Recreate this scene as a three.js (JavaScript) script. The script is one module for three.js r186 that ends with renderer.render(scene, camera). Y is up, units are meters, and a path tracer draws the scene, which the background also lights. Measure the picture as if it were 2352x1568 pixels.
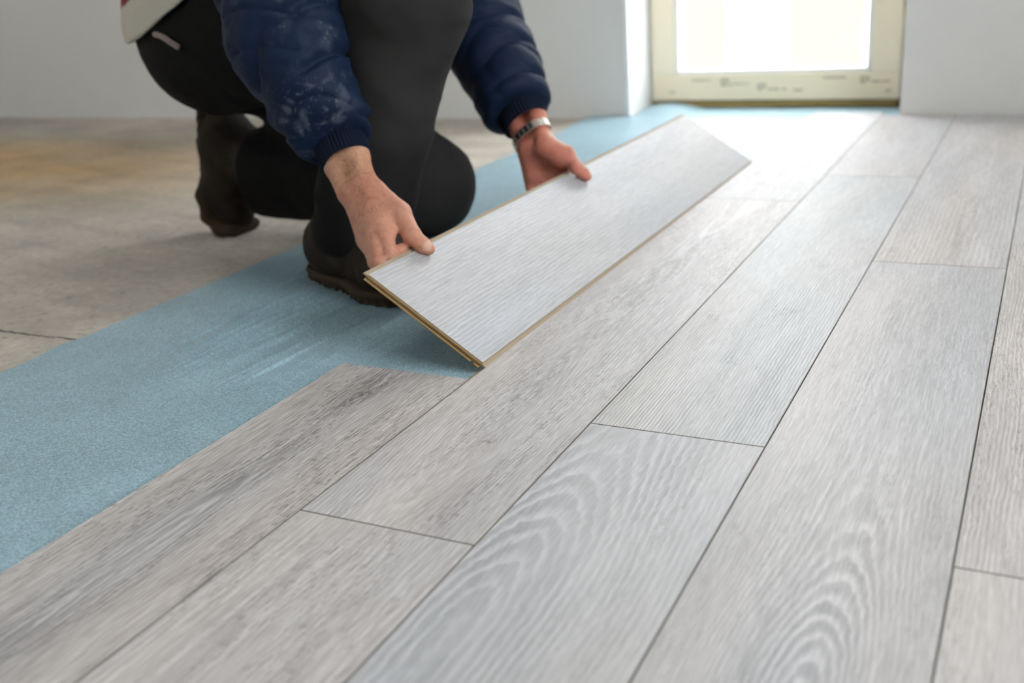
import * as THREE from 'three';
import { mergeGeometries } from 'three/addons/utils/BufferGeometryUtils.js';
import { RoundedBoxGeometry } from 'three/addons/geometries/RoundedBoxGeometry.js';

// ---------------------------------------------------------------- camera, sky, sun, exposure
const scene = new THREE.Scene();
const camera = new THREE.PerspectiveCamera(36.05, 1.5, 0.05, 200);
camera.position.set(0.808, 0.488, 0);
camera.rotation.order = 'YXZ';
camera.rotation.set(-0.3501, 0.4854, -0.0745);
camera.focus = 1.22;
camera.userData.fStop = 3.5;
scene.add(camera);
scene.background = new THREE.Color().setRGB(0.93, 0.97, 1.0);   // bright overcast sky
scene.backgroundIntensity = 2.2;
const sun = new THREE.DirectionalLight(new THREE.Color().setRGB(1, 0.93, 0.74), 7);   // falls on the street side, past the house
sun.position.set(-18, 15, -12); sun.target.position.set(0, 0, -13);
sun.castShadow = true; sun.shadow.radius = 1;
Object.assign(sun.shadow.camera, { left: -25, right: 25, top: 25, bottom: -25, near: 0.5, far: 70 });
scene.add(sun, sun.target);
const EXPOSURE = 4.8;

// ---------------------------------------------------------------- helpers
let seed = 12345;
const rnd = () => { seed = (seed * 1664525 + 1013904223) >>> 0; return seed / 4294967296; };
const PERM = new Uint8Array(512);
{ const a = [...Array(256).keys()]; for (let i = 255; i > 0; i--) { const j = Math.floor(rnd() * (i + 1)); [a[i], a[j]] = [a[j], a[i]]; } for (let i = 0; i < 512; i++) PERM[i] = a[i & 255]; }
const fade = (t) => t * t * (3 - 2 * t);
function noise2(x, y) {
  const xi = Math.floor(x), yi = Math.floor(y), u = fade(x - xi), v = fade(y - yi), X = xi & 255, Y = yi & 255, X1 = (X + 1) & 255, Y1 = (Y + 1) & 255;
  const a = PERM[PERM[X] + Y], b = PERM[PERM[X1] + Y], c = PERM[PERM[X] + Y1], d = PERM[PERM[X1] + Y1];
  return (a + (b - a) * u + (c - a) * v + (a - b - c + d) * u * v) / 255;
}
function noise3(x, y, z) {
  const zi = Math.floor(z), w = fade(z - zi);
  const a = noise2(x + zi * 37.3, y + zi * 17.7), b = noise2(x + (zi + 1) * 37.3, y + (zi + 1) * 17.7);
  return a + (b - a) * w;
}
const fbm2 = (x, y, o = 4) => { let s = 0, a = 0.5, t = 0; for (let i = 0; i < o; i++) { s += a * noise2(x, y); t += a; a *= 0.5; x = x * 2.03 + 11.1; y = y * 2.03 + 5.7; } return s / t; };
const fbm3 = (x, y, z, o = 3) => { let s = 0, a = 0.5, t = 0; for (let i = 0; i < o; i++) { s += a * noise3(x, y, z); t += a; a *= 0.5; x = x * 2.03 + 11.1; y = y * 2.03 + 5.7; z = z * 2.03 + 3.1; } return s / t; };
const sstep = (a, b, x) => fade(Math.min(1, Math.max(0, (x - a) / (b - a))));
const clamp = (x, a = 0, b = 1) => Math.min(b, Math.max(a, x));
const V = (a) => new THREE.Vector3(...a);
const lin = (r, g, b) => new THREE.Color().setRGB(r, g, b);
const srgb = (r, g, b) => new THREE.Color().setRGB(r / 255, g / 255, b / 255, THREE.SRGBColorSpace);

function dataTex(w, h, fn, color) {            // fn(i, j, out) writes 0..255 values
  const d = new Uint8Array(w * h * 4), o = [0, 0, 0];
  for (let j = 0; j < h; j++) for (let i = 0; i < w; i++) { fn(i, j, o); const k = (j * w + i) * 4; d[k] = clamp(o[0], 0, 255); d[k + 1] = clamp(o[1], 0, 255); d[k + 2] = clamp(o[2], 0, 255); d[k + 3] = 255; }
  const t = new THREE.DataTexture(d, w, h);
  t.wrapS = t.wrapT = THREE.RepeatWrapping; t.magFilter = THREE.LinearFilter; t.minFilter = THREE.LinearMipmapLinearFilter; t.generateMipmaps = true;
  if (color) t.colorSpace = THREE.SRGBColorSpace;
  t.needsUpdate = true; return t;
}
const names = {};
function numbered(n) { const k = names[n] = (names[n] ?? -1) + 1; return k ? `${n}_${String(k).padStart(3, '0')}` : n; }
function shade(o) { o.castShadow = o.receiveShadow = true; return o; }
function mesh(name, g, m, parent) { const o = shade(new THREE.Mesh(g, m)); o.name = numbered(name); parent?.add(o); return o; }
function thing(name, label, category, pos = [0, 0, 0], group) {
  const o = new THREE.Group(); o.name = numbered(name); o.position.set(...pos); scene.add(o);
  o.userData = { label, category }; if (group) o.userData.group = group; return o;
}
function structure(o) { o.userData.kind = 'structure'; scene.add(o); return o; }
function struct(name, g, m) { return structure(mesh(name, g, m)); }
function structGroup(name) { const o = new THREE.Group(); o.name = numbered(name); return structure(o); }
const box = (x0, x1, y0, y1, z0, z1) => new THREE.BoxGeometry(x1 - x0, y1 - y0, z1 - z0).translate((x0 + x1) / 2, (y0 + y1) / 2, (z0 + z1) / 2);
const rbox = (x0, x1, y0, y1, z0, z1, r = 0.004) => new RoundedBoxGeometry(x1 - x0, y1 - y0, z1 - z0, 2, r).translate((x0 + x1) / 2, (y0 + y1) / 2, (z0 + z1) / 2);
function metreUV(g, s = 1) {                  // uv in metres, by the dominant axis of the normal
  const p = g.attributes.position, n = g.attributes.normal, uv = new Float32Array(p.count * 2);
  for (let i = 0; i < p.count; i++) {
    const ax = Math.abs(n.getX(i)), ay = Math.abs(n.getY(i)), az = Math.abs(n.getZ(i));
    const [u, v] = ay > ax && ay > az ? [p.getX(i), p.getZ(i)] : ax > az ? [p.getZ(i), p.getY(i)] : [p.getX(i), p.getY(i)];
    uv[2 * i] = u * s; uv[2 * i + 1] = v * s;
  }
  g.setAttribute('uv', new THREE.BufferAttribute(uv, 2)); return g;
}

// ---------------------------------------------------------------- signed distance shapes and their meshing
function cone(a, b, ra, rb) {                 // tapered capsule
  const [ax, ay, az] = a, dx = b[0] - ax, dy = b[1] - ay, dz = b[2] - az, l2 = dx * dx + dy * dy + dz * dz + 1e-12;
  return (x, y, z) => {
    const px = x - ax, py = y - ay, pz = z - az, t = Math.min(1, Math.max(0, (px * dx + py * dy + pz * dz) / l2));
    const qx = px - t * dx, qy = py - t * dy, qz = pz - t * dz;
    return Math.sqrt(qx * qx + qy * qy + qz * qz) - (ra + (rb - ra) * t);
  };
}
function ellipsoid(c, r) {
  return (x, y, z) => {
    const px = (x - c[0]) / r[0], py = (y - c[1]) / r[1], pz = (z - c[2]) / r[2], k0 = Math.sqrt(px * px + py * py + pz * pz);
    const k1 = Math.sqrt((px / r[0]) ** 2 + (py / r[1]) ** 2 + (pz / r[2]) ** 2);
    return k1 < 1e-9 ? -Math.min(...r) : k0 * (k0 - 1) / k1;
  };
}
const smin = (a, b, k) => { const h = Math.max(k - Math.abs(a - b), 0) / k; return Math.min(a, b) - h * h * k * 0.25; };
const smax = (a, b, k) => -smin(-a, -b, k);
const union = (k, ...fs) => (x, y, z) => { let d = fs[0](x, y, z); for (let i = 1; i < fs.length; i++) d = smin(d, fs[i](x, y, z), k); return d; };
const chain = (k, pts) => union(k, ...pts.slice(1).map((q, i) => cone(pts[i].slice(0, 3), q.slice(0, 3), pts[i][3], q[3])));

// Surface nets on a grid; tint(x, y, z, nx, ny, nz) -> linear rgb vertex colour
function meshField(f, lo, hi, cell, tint) {
  const n = [0, 1, 2].map((k) => Math.ceil((hi[k] - lo[k]) / cell) + 1), [nx, ny, nz] = n, D = new Float32Array(nx * ny * nz), B = 8;
  const at = (i, j, k) => i + nx * (j + ny * k);
  for (let k0 = 0; k0 < nz; k0 += B) for (let j0 = 0; j0 < ny; j0 += B) for (let i0 = 0; i0 < nx; i0 += B) {
    const c = f(lo[0] + (i0 + B / 2) * cell, lo[1] + (j0 + B / 2) * cell, lo[2] + (k0 + B / 2) * cell), far = Math.abs(c) > B * cell * 1.35;
    for (let k = k0; k < Math.min(nz, k0 + B); k++) for (let j = j0; j < Math.min(ny, j0 + B); j++) for (let i = i0; i < Math.min(nx, i0 + B); i++)
      D[at(i, j, k)] = far ? c : f(lo[0] + i * cell, lo[1] + j * cell, lo[2] + k * cell);
  }
  const id = new Int32Array(nx * ny * nz).fill(-1), pos = [], E = [[0, 1], [0, 2], [0, 4], [1, 3], [1, 5], [2, 3], [2, 6], [3, 7], [4, 5], [4, 6], [5, 7], [6, 7]];
  const cd = new Float32Array(8);
  for (let k = 0; k < nz - 1; k++) for (let j = 0; j < ny - 1; j++) for (let i = 0; i < nx - 1; i++) {
    let m = 0;
    for (let c = 0; c < 8; c++) { cd[c] = D[at(i + (c & 1), j + ((c >> 1) & 1), k + (c >> 2))]; if (cd[c] < 0) m |= 1 << c; }
    if (m === 0 || m === 255) continue;
    let x = 0, y = 0, z = 0, s = 0;
    for (const [a, b] of E) if (((m >> a) & 1) !== ((m >> b) & 1)) {
      const t = cd[a] / (cd[a] - cd[b]);
      x += (a & 1) + ((b & 1) - (a & 1)) * t; y += ((a >> 1) & 1) + (((b >> 1) & 1) - ((a >> 1) & 1)) * t; z += (a >> 2) + ((b >> 2) - (a >> 2)) * t; s++;
    }
    id[at(i, j, k)] = pos.length / 3;
    pos.push(lo[0] + (i + x / s) * cell, lo[1] + (j + y / s) * cell, lo[2] + (k + z / s) * cell);
  }
  const idx = [], quad = (a, b, c, d, flip) => { if (a < 0 || b < 0 || c < 0 || d < 0) return; flip ? idx.push(a, c, b, a, d, c) : idx.push(a, b, c, a, c, d); };
  for (let k = 1; k < nz - 1; k++) for (let j = 1; j < ny - 1; j++) for (let i = 1; i < nx - 1; i++) {
    const s = D[at(i, j, k)] < 0;
    if (s !== D[at(i + 1, j, k)] < 0) quad(id[at(i, j - 1, k - 1)], id[at(i, j, k - 1)], id[at(i, j, k)], id[at(i, j - 1, k)], !s);
    if (s !== D[at(i, j + 1, k)] < 0) quad(id[at(i - 1, j, k - 1)], id[at(i - 1, j, k)], id[at(i, j, k)], id[at(i, j, k - 1)], !s);
    if (s !== D[at(i, j, k + 1)] < 0) quad(id[at(i - 1, j - 1, k)], id[at(i, j - 1, k)], id[at(i, j, k)], id[at(i - 1, j, k)], !s);
  }
  const g = new THREE.BufferGeometry(), P = new Float32Array(pos), N = new Float32Array(pos.length), C = tint && new Float32Array(pos.length), e = cell * 0.35;
  for (let v = 0; v < P.length; v += 3) {
    let [x, y, z] = [P[v], P[v + 1], P[v + 2]], gx, gy, gz, l;
    const grad = () => { gx = f(x + e, y, z) - f(x - e, y, z); gy = f(x, y + e, z) - f(x, y - e, z); gz = f(x, y, z + e) - f(x, y, z - e); l = Math.hypot(gx, gy, gz) || 1; };
    grad();
    const d = clamp(f(x, y, z) / Math.max(0.5, l / (2 * e)), -cell * 0.5, cell * 0.5); x -= gx / l * d; y -= gy / l * d; z -= gz / l * d;
    grad();
    P[v] = x; P[v + 1] = y; P[v + 2] = z; N[v] = gx / l; N[v + 1] = gy / l; N[v + 2] = gz / l;
    if (tint) { const c = tint(x, y, z, N[v], N[v + 1], N[v + 2]); C[v] = c[0]; C[v + 1] = c[1]; C[v + 2] = c[2]; }
  }
  g.setAttribute('position', new THREE.BufferAttribute(P, 3)); g.setAttribute('normal', new THREE.BufferAttribute(N, 3));
  if (tint) g.setAttribute('color', new THREE.BufferAttribute(C, 3));
  g.setIndex(idx); return g;
}

// ---------------------------------------------------------------- room shell
const plasterBump = dataTex(512, 512, (i, j, o) => { const v = 128 + 120 * (fbm2(i / 40, j / 40, 5) - 0.5); o[0] = o[1] = o[2] = v; });
plasterBump.repeat.set(1.2, 1.2);
const wallMat = new THREE.MeshStandardMaterial({ color: lin(0.72, 0.712, 0.69), roughness: 0.95, bumpMap: plasterBump, bumpScale: 0.0015 });
const whiteMat = new THREE.MeshStandardMaterial({ color: lin(0.80, 0.80, 0.78), roughness: 0.35 });
const beadMat = new THREE.MeshStandardMaterial({ color: lin(0.86, 0.86, 0.85), roughness: 0.6 });
const XL = -3.7, XR = 2.45, ZB = -3.13, ZF = 1.7, H = 2.6, T = 0.36;
function holed(w, h, holes, t) {               // a wall w x h in x and y with rectangular openings, t thick towards -z
  const s = new THREE.Shape([[0, 0], [w, 0], [w, h], [0, h]].map((p) => new THREE.Vector2(...p)));
  for (const [x0, x1, y0, y1] of holes) s.holes.push(new THREE.Path([[x0, y0], [x0, y1], [x1, y1], [x1, y0]].map((p) => new THREE.Vector2(...p))));
  return new THREE.ExtrudeGeometry(s, { depth: t, bevelEnabled: false }).translate(0, 0, -t);
}
const DX0 = -0.368, DX1 = 0.432, DTOP = 2.15, WIN = [{ z0: -1.9, z1: 0.3, y0: 0.9, y1: 2.3 }], FILL_WIN = [{ x0: -3.3, x1: -2.4, y0: 1.0, y1: 2.3 }];
struct('wall_back', metreUV(holed(XR - XL, H + 0.02, [[DX0 - XL, DX1 - XL, -0.0, DTOP]], T).translate(XL, -0.012, ZB)), wallMat);
struct('wall_right', metreUV(holed(ZF - ZB, H + 0.02, WIN.map((w) => [w.z0 - ZB, w.z1 - ZB, w.y0, w.y1]), T).rotateY(-Math.PI / 2).translate(XR, -0.012, ZB)), wallMat);
struct('wall_left', metreUV(box(XL - T, XL, -0.012, H, ZB - T, ZF + T)), wallMat);
struct('wall_front', metreUV(holed(XR - XL, H + 0.02, FILL_WIN.map((w) => [w.x0 - XL, w.x1 - XL, w.y0, w.y1]), T).translate(XL, -0.012, ZF + T)), wallMat);
struct('ceiling', metreUV(box(XL - T, XR + T, H, H + 0.2, ZB - T, ZF + T)), wallMat);
struct('trim_1', rbox(DX0 - 0.012, DX0 + 0.003, -0.011, DTOP, ZB - 0.022, ZB + 0.003, 0.003), beadMat);   // plaster corner bead of the door reveal

// windows of the other walls, unseen; the front one is added for fill light
function windowUnit(n, w, h, place) {
  const g = structGroup('window_' + n); place(g);
  const b = 0.07, fr = [rbox(0, w, 0, b, -0.07, 0), rbox(0, w, h - b, h, -0.07, 0), rbox(0, b, b, h - b, -0.07, 0), rbox(w - b, w, b, h - b, -0.07, 0), rbox(w / 2 - b / 2, w / 2 + b / 2, b, h - b, -0.07, 0)];
  mesh('window_frame', mergeGeometries(fr), whiteMat, g);
  for (const [x0, x1] of [[b, w / 2 - b / 2], [w / 2 + b / 2, w - b]]) mesh('pane', box(x0, x1, b, h - b, -0.042, -0.038), glassMat, g);
}
const glassMat = new THREE.MeshPhysicalMaterial({ color: 0xffffff, transmission: 1, thickness: 0, roughness: 0, ior: 1.5 });
WIN.forEach((w, i) => windowUnit(i + 1, w.z1 - w.z0, w.y1 - w.y0, (g) => { g.position.set(XR + 0.22, w.y0 - 0.012, w.z0); g.rotation.y = -Math.PI / 2; }));

FILL_WIN.forEach((w, i) => windowUnit(i + 2, w.x1 - w.x0, w.y1 - w.y0, (g) => { g.position.set(w.x1, w.y0 - 0.012, ZF + 0.22); g.rotation.y = Math.PI; }));

// glazed balcony door in the back wall
{
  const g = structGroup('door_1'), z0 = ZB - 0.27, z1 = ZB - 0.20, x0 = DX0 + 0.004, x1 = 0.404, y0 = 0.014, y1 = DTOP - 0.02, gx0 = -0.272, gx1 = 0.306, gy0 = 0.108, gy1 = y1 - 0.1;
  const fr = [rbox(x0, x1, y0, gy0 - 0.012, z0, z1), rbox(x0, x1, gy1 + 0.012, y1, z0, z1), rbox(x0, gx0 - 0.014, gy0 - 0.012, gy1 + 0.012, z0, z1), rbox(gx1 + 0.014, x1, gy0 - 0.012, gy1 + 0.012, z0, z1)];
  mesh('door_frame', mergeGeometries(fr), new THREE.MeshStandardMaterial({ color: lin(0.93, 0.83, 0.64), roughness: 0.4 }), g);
  const bd = [rbox(gx0 - 0.014, gx1 + 0.014, gy0 - 0.012, gy0, z0 + 0.01, z1 - 0.006, 0.003), rbox(gx0 - 0.014, gx1 + 0.014, gy1, gy1 + 0.012, z0 + 0.01, z1 - 0.006, 0.003), rbox(gx0 - 0.014, gx0, gy0, gy1, z0 + 0.01, z1 - 0.006, 0.003), rbox(gx1, gx1 + 0.014, gy0, gy1, z0 + 0.01, z1 - 0.006, 0.003)];
  mesh('glazing_bead', mergeGeometries(bd), beadMat, g);
  mesh('pane', box(gx0, gx1, gy0, gy1, z0 + 0.025, z0 + 0.03), glassMat, g);
  // faint print on the protective film of the bottom rail
  const cv = document.createElement('canvas'); cv.width = 1024; cv.height = 128; const c = cv.getContext('2d');
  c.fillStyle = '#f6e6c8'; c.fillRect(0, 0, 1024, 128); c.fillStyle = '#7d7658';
  const word = (x, y, n, h = 11) => { for (let i = 0, p = x; i < n; i++) { const w = 5 + 5 * rnd(); if (rnd() > 0.15) { c.fillRect(p, y, 3, h); c.fillRect(p, y + (rnd() > 0.5 ? 0 : h / 2), w, 3); if (rnd() > 0.5) c.fillRect(p + w - 2, y, 3, h); } p += w + 4; } };
  const logo = (x, y) => { for (const [a, b, w, h] of [[0, 0, 34, 5], [0, 0, 5, 36], [0, 31, 20, 5], [14, 10, 5, 18], [24, 10, 12, 5], [24, 20, 12, 5]]) c.fillRect(x + a, y + b, w, h); };
  word(170, 16, 8); word(300, 46, 4); logo(300, 14); word(346, 40, 7); logo(462, 46); word(508, 72, 7); word(616, 78, 4); word(60, 84, 3); word(736, 12, 9); logo(890, 14); word(936, 36, 6); word(990, 88, 2);
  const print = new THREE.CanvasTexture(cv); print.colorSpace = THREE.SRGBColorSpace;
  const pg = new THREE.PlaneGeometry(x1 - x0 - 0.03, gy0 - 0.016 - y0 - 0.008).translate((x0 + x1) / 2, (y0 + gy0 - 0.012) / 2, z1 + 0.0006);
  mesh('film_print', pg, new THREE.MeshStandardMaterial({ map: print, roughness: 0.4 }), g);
  // ragged foam and timber packing under and beside the frame
  const woodPack = new THREE.MeshStandardMaterial({ color: lin(0.24, 0.17, 0.06), roughness: 0.95 }), foam = new THREE.MeshStandardMaterial({ color: lin(0.62, 0.47, 0.16), roughness: 0.95 });
  mesh('packing_strip', box(x0, DX1 - 0.002, -0.011, 0.013, z0 + 0.01, z1 - 0.004), woodPack, g);
  const sheet = (f, n, cell, lo, hi) => meshField(f, lo, hi, cell);
  const fb = chain(0.01, [[x0 + 0.02, 0.001, z1 - 0.004, 0.006], [-0.1, -0.001, z1, 0.007], [0.1, 0.002, z1 - 0.002, 0.006], [0.39, 0.002, z1 - 0.003, 0.007]]);
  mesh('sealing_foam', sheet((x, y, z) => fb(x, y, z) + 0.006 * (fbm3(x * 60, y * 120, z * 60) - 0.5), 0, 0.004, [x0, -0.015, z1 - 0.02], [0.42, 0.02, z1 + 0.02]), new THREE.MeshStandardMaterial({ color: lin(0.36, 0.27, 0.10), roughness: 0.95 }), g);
  mesh('packing_strip', box(x1 + 0.002, DX1 - 0.001, 0.014, DTOP - 0.002, z0 + 0.01, z1 - 0.02), woodPack, g);
  const fs = chain(0.01, [[0.418, 0.15, z1 - 0.012, 0.010], [0.418, 0.26, z1 - 0.006, 0.013], [0.418, 0.62, z1 - 0.006, 0.012], [0.418, 1.2, z1 - 0.006, 0.012]]);
  mesh('sealing_foam', meshField((x, y, z) => fs(x, y, z) + 0.006 * (fbm3(x * 60, y * 60, z * 60) - 0.5), [0.40, 0.12, z1 - 0.04], [0.44, 1.22, z1 + 0.02], 0.005), foam, g);
}

// ---------------------------------------------------------------- outdoors beyond the door
{
  struct('street', metreUV(box(-40, 40, -3.4, -3.2, -60, ZB - 1.2)), new THREE.MeshStandardMaterial({ color: lin(0.55, 0.52, 0.46), roughness: 0.95 }));
  const b = thing('apartment_building', 'pale cream house front in sunlight, seen blurred through the balcony door', 'building', [0, -3.2, -21]);
  const holes = [], W = 22, HH = 10;
  for (let r = 0; r < 3; r++) for (let k = 0; k < 8; k++) holes.push([1.2 + k * 2.6, 2.4 + k * 2.6, 0.9 + r * 3, 2.6 + r * 3]);
  mesh('facade', metreUV(holed(W, HH, holes, 0.3).translate(-14, 0, 0)), new THREE.MeshStandardMaterial({ color: lin(0.116, 0.113, 0.096), roughness: 0.9 }), b);
  const blind = new THREE.MeshStandardMaterial({ color: lin(0.88, 0.87, 0.84), roughness: 0.6 });
  for (const [x0, x1, y0, y1] of holes) { const f = mesh('window', mergeGeometries([rbox(x0 - 14, x1 - 14, y0, y0 + 0.1, -0.1, -0.02, 0.01), rbox(x0 - 14, x1 - 14, y1 - 0.1, y1, -0.1, -0.02, 0.01), rbox(x0 - 14, x0 - 13.9, y0 + 0.1, y1 - 0.1, -0.1, -0.02, 0.01), rbox(x1 - 14.1, x1 - 14, y0 + 0.1, y1 - 0.1, -0.1, -0.02, 0.01)]), whiteMat, b); mesh('blind', box(x0 - 13.9, x1 - 14.1, y0 + 0.1, y1 - 0.1, -0.09, -0.06), blind, f); }
  mesh('roof', box(-14.4, 8.4, HH, HH + 0.25, -8, 0.5), new THREE.MeshStandardMaterial({ color: lin(0.35, 0.2, 0.14), roughness: 0.9 }), b);
}

// ---------------------------------------------------------------- floor: concrete slab and laminate planks
const floor = structGroup('floor');
const SX = 4.0, SZ = 3.4;                       // the stretch of slab that one texture covers, from x = -3.7, z = -3.2
function concreteAt(x, z) {                      // 0..1 tone, crack depth
  const jz = -1.033 + 0.006 * (noise2(x * 14, 3.3) - 0.5) + 0.003 * (noise2(x * 70, 9.1) - 0.5), cw = 0.0015 + 0.0025 * noise2(x * 40, 7.7);
  return Math.abs(z - jz) < cw ? 1 : 0;
}
const concreteMap = dataTex(2048, 1740, (i, j, o) => {
  const x = XL + (i + 0.5) / 2048 * SX, z = -3.2 + (j + 0.5) / 1740 * SZ;
  const big = fbm2(x * 1.6 + 3, z * 2.6 + 8, 4) - 0.5, mid = fbm2(x * 9, z * 9, 4) - 0.5, fine = fbm2(x * 90, z * 90, 3) - 0.5, grit = noise2(x * 420, z * 420) - 0.5;
  const trowel = fbm2(x * 3 + z * 1.2 + 20, z * 22 - x * 5, 3) - 0.5;
  let t = 188 + 46 * big + 36 * mid + 26 * fine + 14 * grit + 26 * trowel;
  const ochre = sstep(1.35, 0.2, Math.hypot((x + 2.3) / 1.2, (z + 2.15) / 0.55)) * (0.6 + 0.8 * fbm2(x * 4, z * 6, 3));
  const crack = concreteAt(x, z) * sstep(0.35, 0.6, fbm2(x * 5, 2, 2) + 0.35);
  t *= 1 - 0.55 * crack;
  const pit = sstep(0.86, 0.92, noise2(x * 110, z * 110)); t *= 1 - 0.14 * pit;
  o[0] = t * (1.03 + 0.06 * ochre); o[1] = t * (0.985 - 0.06 * ochre); o[2] = t * (0.925 - 0.22 * ochre);
}, true);
const concreteBump = dataTex(1024, 1024, (i, j, o) => { const x = i / 1024, z = j / 1024; const v = 128 + 150 * (fbm2(x * 24, z * 24, 4) - 0.5) + 60 * (noise2(x * 256, z * 256) - 0.5); o[0] = o[1] = o[2] = v; });
concreteMap.wrapS = concreteMap.wrapT = THREE.MirroredRepeatWrapping;
{
  const g = box(XL - T, XR + T, -0.211, -0.011, ZB - T - 0.9, ZF + T), p = g.attributes.position, uv = g.attributes.uv;
  for (let i = 0; i < p.count; i++) uv.setXY(i, (p.getX(i) - XL) / SX, (p.getZ(i) + 3.2) / SZ);
  concreteBump.repeat.set(SX / 0.6, SZ / 0.6);
  mesh('concrete_slab', g, new THREE.MeshStandardMaterial({ map: concreteMap, bumpMap: concreteBump, bumpScale: 0.0012, roughness: 0.82 }), floor);
}

// woodgrain of printed oak laminate: v across (0.193 m), u along (1.342 m)
const PW = 0.193, PL = 1.342, TW = 2048, TH = 320;
function woodTextures(q) {
  const S = q.seed * 17.31, col = new Uint8Array(TW * TH * 4), bmp = new Uint8Array(TW * TH * 4);
  const [r0, g0, b0] = q.light, [r1, g1, b1] = q.dark;
  for (let j = 0; j < TH; j++) for (let i = 0; i < TW; i++) {
    const u = (i + 0.5) / TW * PL, v = (j + 0.5) / TH * PW - PW / 2;
    let wv = v + q.warp * (fbm2(u * 2.2 + S, v * 9 + S, 3) - 0.5) + 0.0014 * (noise2(u * 30 + S, v * 60) - 0.5), kd = 0, halo = 0, fleck = 0;
    for (const [ku, kv, kr] of q.knots ?? []) {  // grain bends round a knot
      const du = (u - ku) / (kr * 2.6), dv = (v - kv) / kr, d2 = du * du + dv * dv;
      if (d2 > 40) continue;
      wv += (v - kv) * -0.75 * Math.exp(-d2 * 0.35) + 0.4 * kr * Math.exp(-d2 * 0.2) * Math.sin(Math.atan2(dv, du) * 2);
      kd = Math.max(kd, sstep(0.5, 0.1, Math.sqrt(d2) * 0.7 + 0.5 * (noise2(u * 240 + S, v * 330) - 0.3)));
    }
    for (const [hu, hv, ru, rv, am] of q.halos ?? []) halo += am * Math.exp(-(((u - hu) / ru) ** 2) - (((v - hv) / rv) ** 2));
    for (const [hu, hv, ru, rv] of q.flecks ?? []) fleck += Math.exp(-(((u - hu + 0.5 * (v - hv)) / ru) ** 4) - (((v - hv) / rv) ** 2)) * sstep(0.45, 0.7, noise2(u * 120 + S, v * 240));
    const du = u - q.u0, re = q.reach ?? 0.3, dep = re * Math.tanh(du / re) * (du > 0 ? q.slope : q.slopeNear ?? q.slope) + 0.012 * (fbm2(u * 5 + S, v * 16 + S, 3) - 0.5);
    const r = Math.pow(Math.hypot(wv - q.vc, dep) / q.gap, q.pw) + 0.5 * (fbm2(u * 6 + S, v * 45, 2) - 0.5) + 0.28 * (noise2(u * 95 + S, v * 170) - 0.5);
    const f = r - Math.floor(r), ring = (f < 0.72 ? sstep(0, 0.5, f) : sstep(0.98, 0.76, f)), id = noise2(Math.floor(r) * 3.7 + S, 0.5);
    const zone = (0.45 + 0.75 * sstep(0.30, 0.65, fbm2(u * 2.6 + S * 3, v * 14 + S, 3))) * (0.45 + 0.8 * id) * q.ringAmp * (q.core ? 0.32 + 0.9 * Math.exp(-(((wv - q.vc) / q.core) ** 2)) * sstep(0.55, 0.2, Math.abs(du)) : 1);
    const st1 = noise2(u * 32 + S, wv * 560 + S) - 0.5, st2 = noise2(u * 85 + S * 2, wv * 1250) - 0.5, blot = fbm2(u * 3.2 + S, v * 20 + S, 3) - 0.5;
    const pore = sstep(0.63, 0.80, noise2(u * 120 + S, wv * 1350 + 7)) * sstep(0.3, 0.7, fbm2(u * 6 + S, v * 40, 2));
    const t = clamp(0.40 + 0.42 * zone * (ring - 0.5) + q.streak * (0.40 * st1 + 0.42 * st2) + 0.42 * blot + q.pore * 0.55 * pore + 0.6 * kd + halo * (0.8 + 0.6 * (ring - 0.5)) + 0.5 * fleck * ring, 0, 1.5);
    const hue = noise2(u * 3 + S, v * 14 + 40) - 0.5, k = (j * TW + i) * 4;
    col[k] = clamp(r0 + (r1 - r0) * t + 5 * hue, 0, 255); col[k + 1] = clamp(g0 + (g1 - g0) * t, 0, 255); col[k + 2] = clamp(b0 + (b1 - b0) * t - 5 * hue, 0, 255); col[k + 3] = 255;
    bmp[k] = bmp[k + 1] = bmp[k + 2] = clamp(150 + q.relief * (80 * st1 + 50 * st2 - 42 * (ring - 0.5) * zone) - 70 * pore * q.pore, 0, 255); bmp[k + 3] = 255;
  }
  const mk = (d, c) => { const t = new THREE.DataTexture(d, TW, TH); t.magFilter = THREE.LinearFilter; t.minFilter = THREE.LinearMipmapLinearFilter; t.generateMipmaps = true; t.wrapS = t.wrapT = THREE.ClampToEdgeWrapping; if (c) t.colorSpace = THREE.SRGBColorSpace; t.needsUpdate = true; return t; };
  return new THREE.MeshPhysicalMaterial({ map: mk(col, true), bumpMap: mk(bmp), bumpScale: q.bump ?? 0.00013, roughness: q.rough ?? 0.47, specularIntensity: 0.72 });
}
const LIGHT = [213, 211, 212], DARK = [160, 157, 158];
const dec = (o) => woodTextures({ light: LIGHT, dark: DARK, warp: 0.016, vc: 0.16, u0: 0.6, slope: 0.05, gap: 0.0045, pw: 1, ringAmp: 0.8, streak: 0.8, pore: 0.8, relief: 1, ...o });
const warm = { light: [220, 216, 215], dark: [162, 157, 156] };
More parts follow.
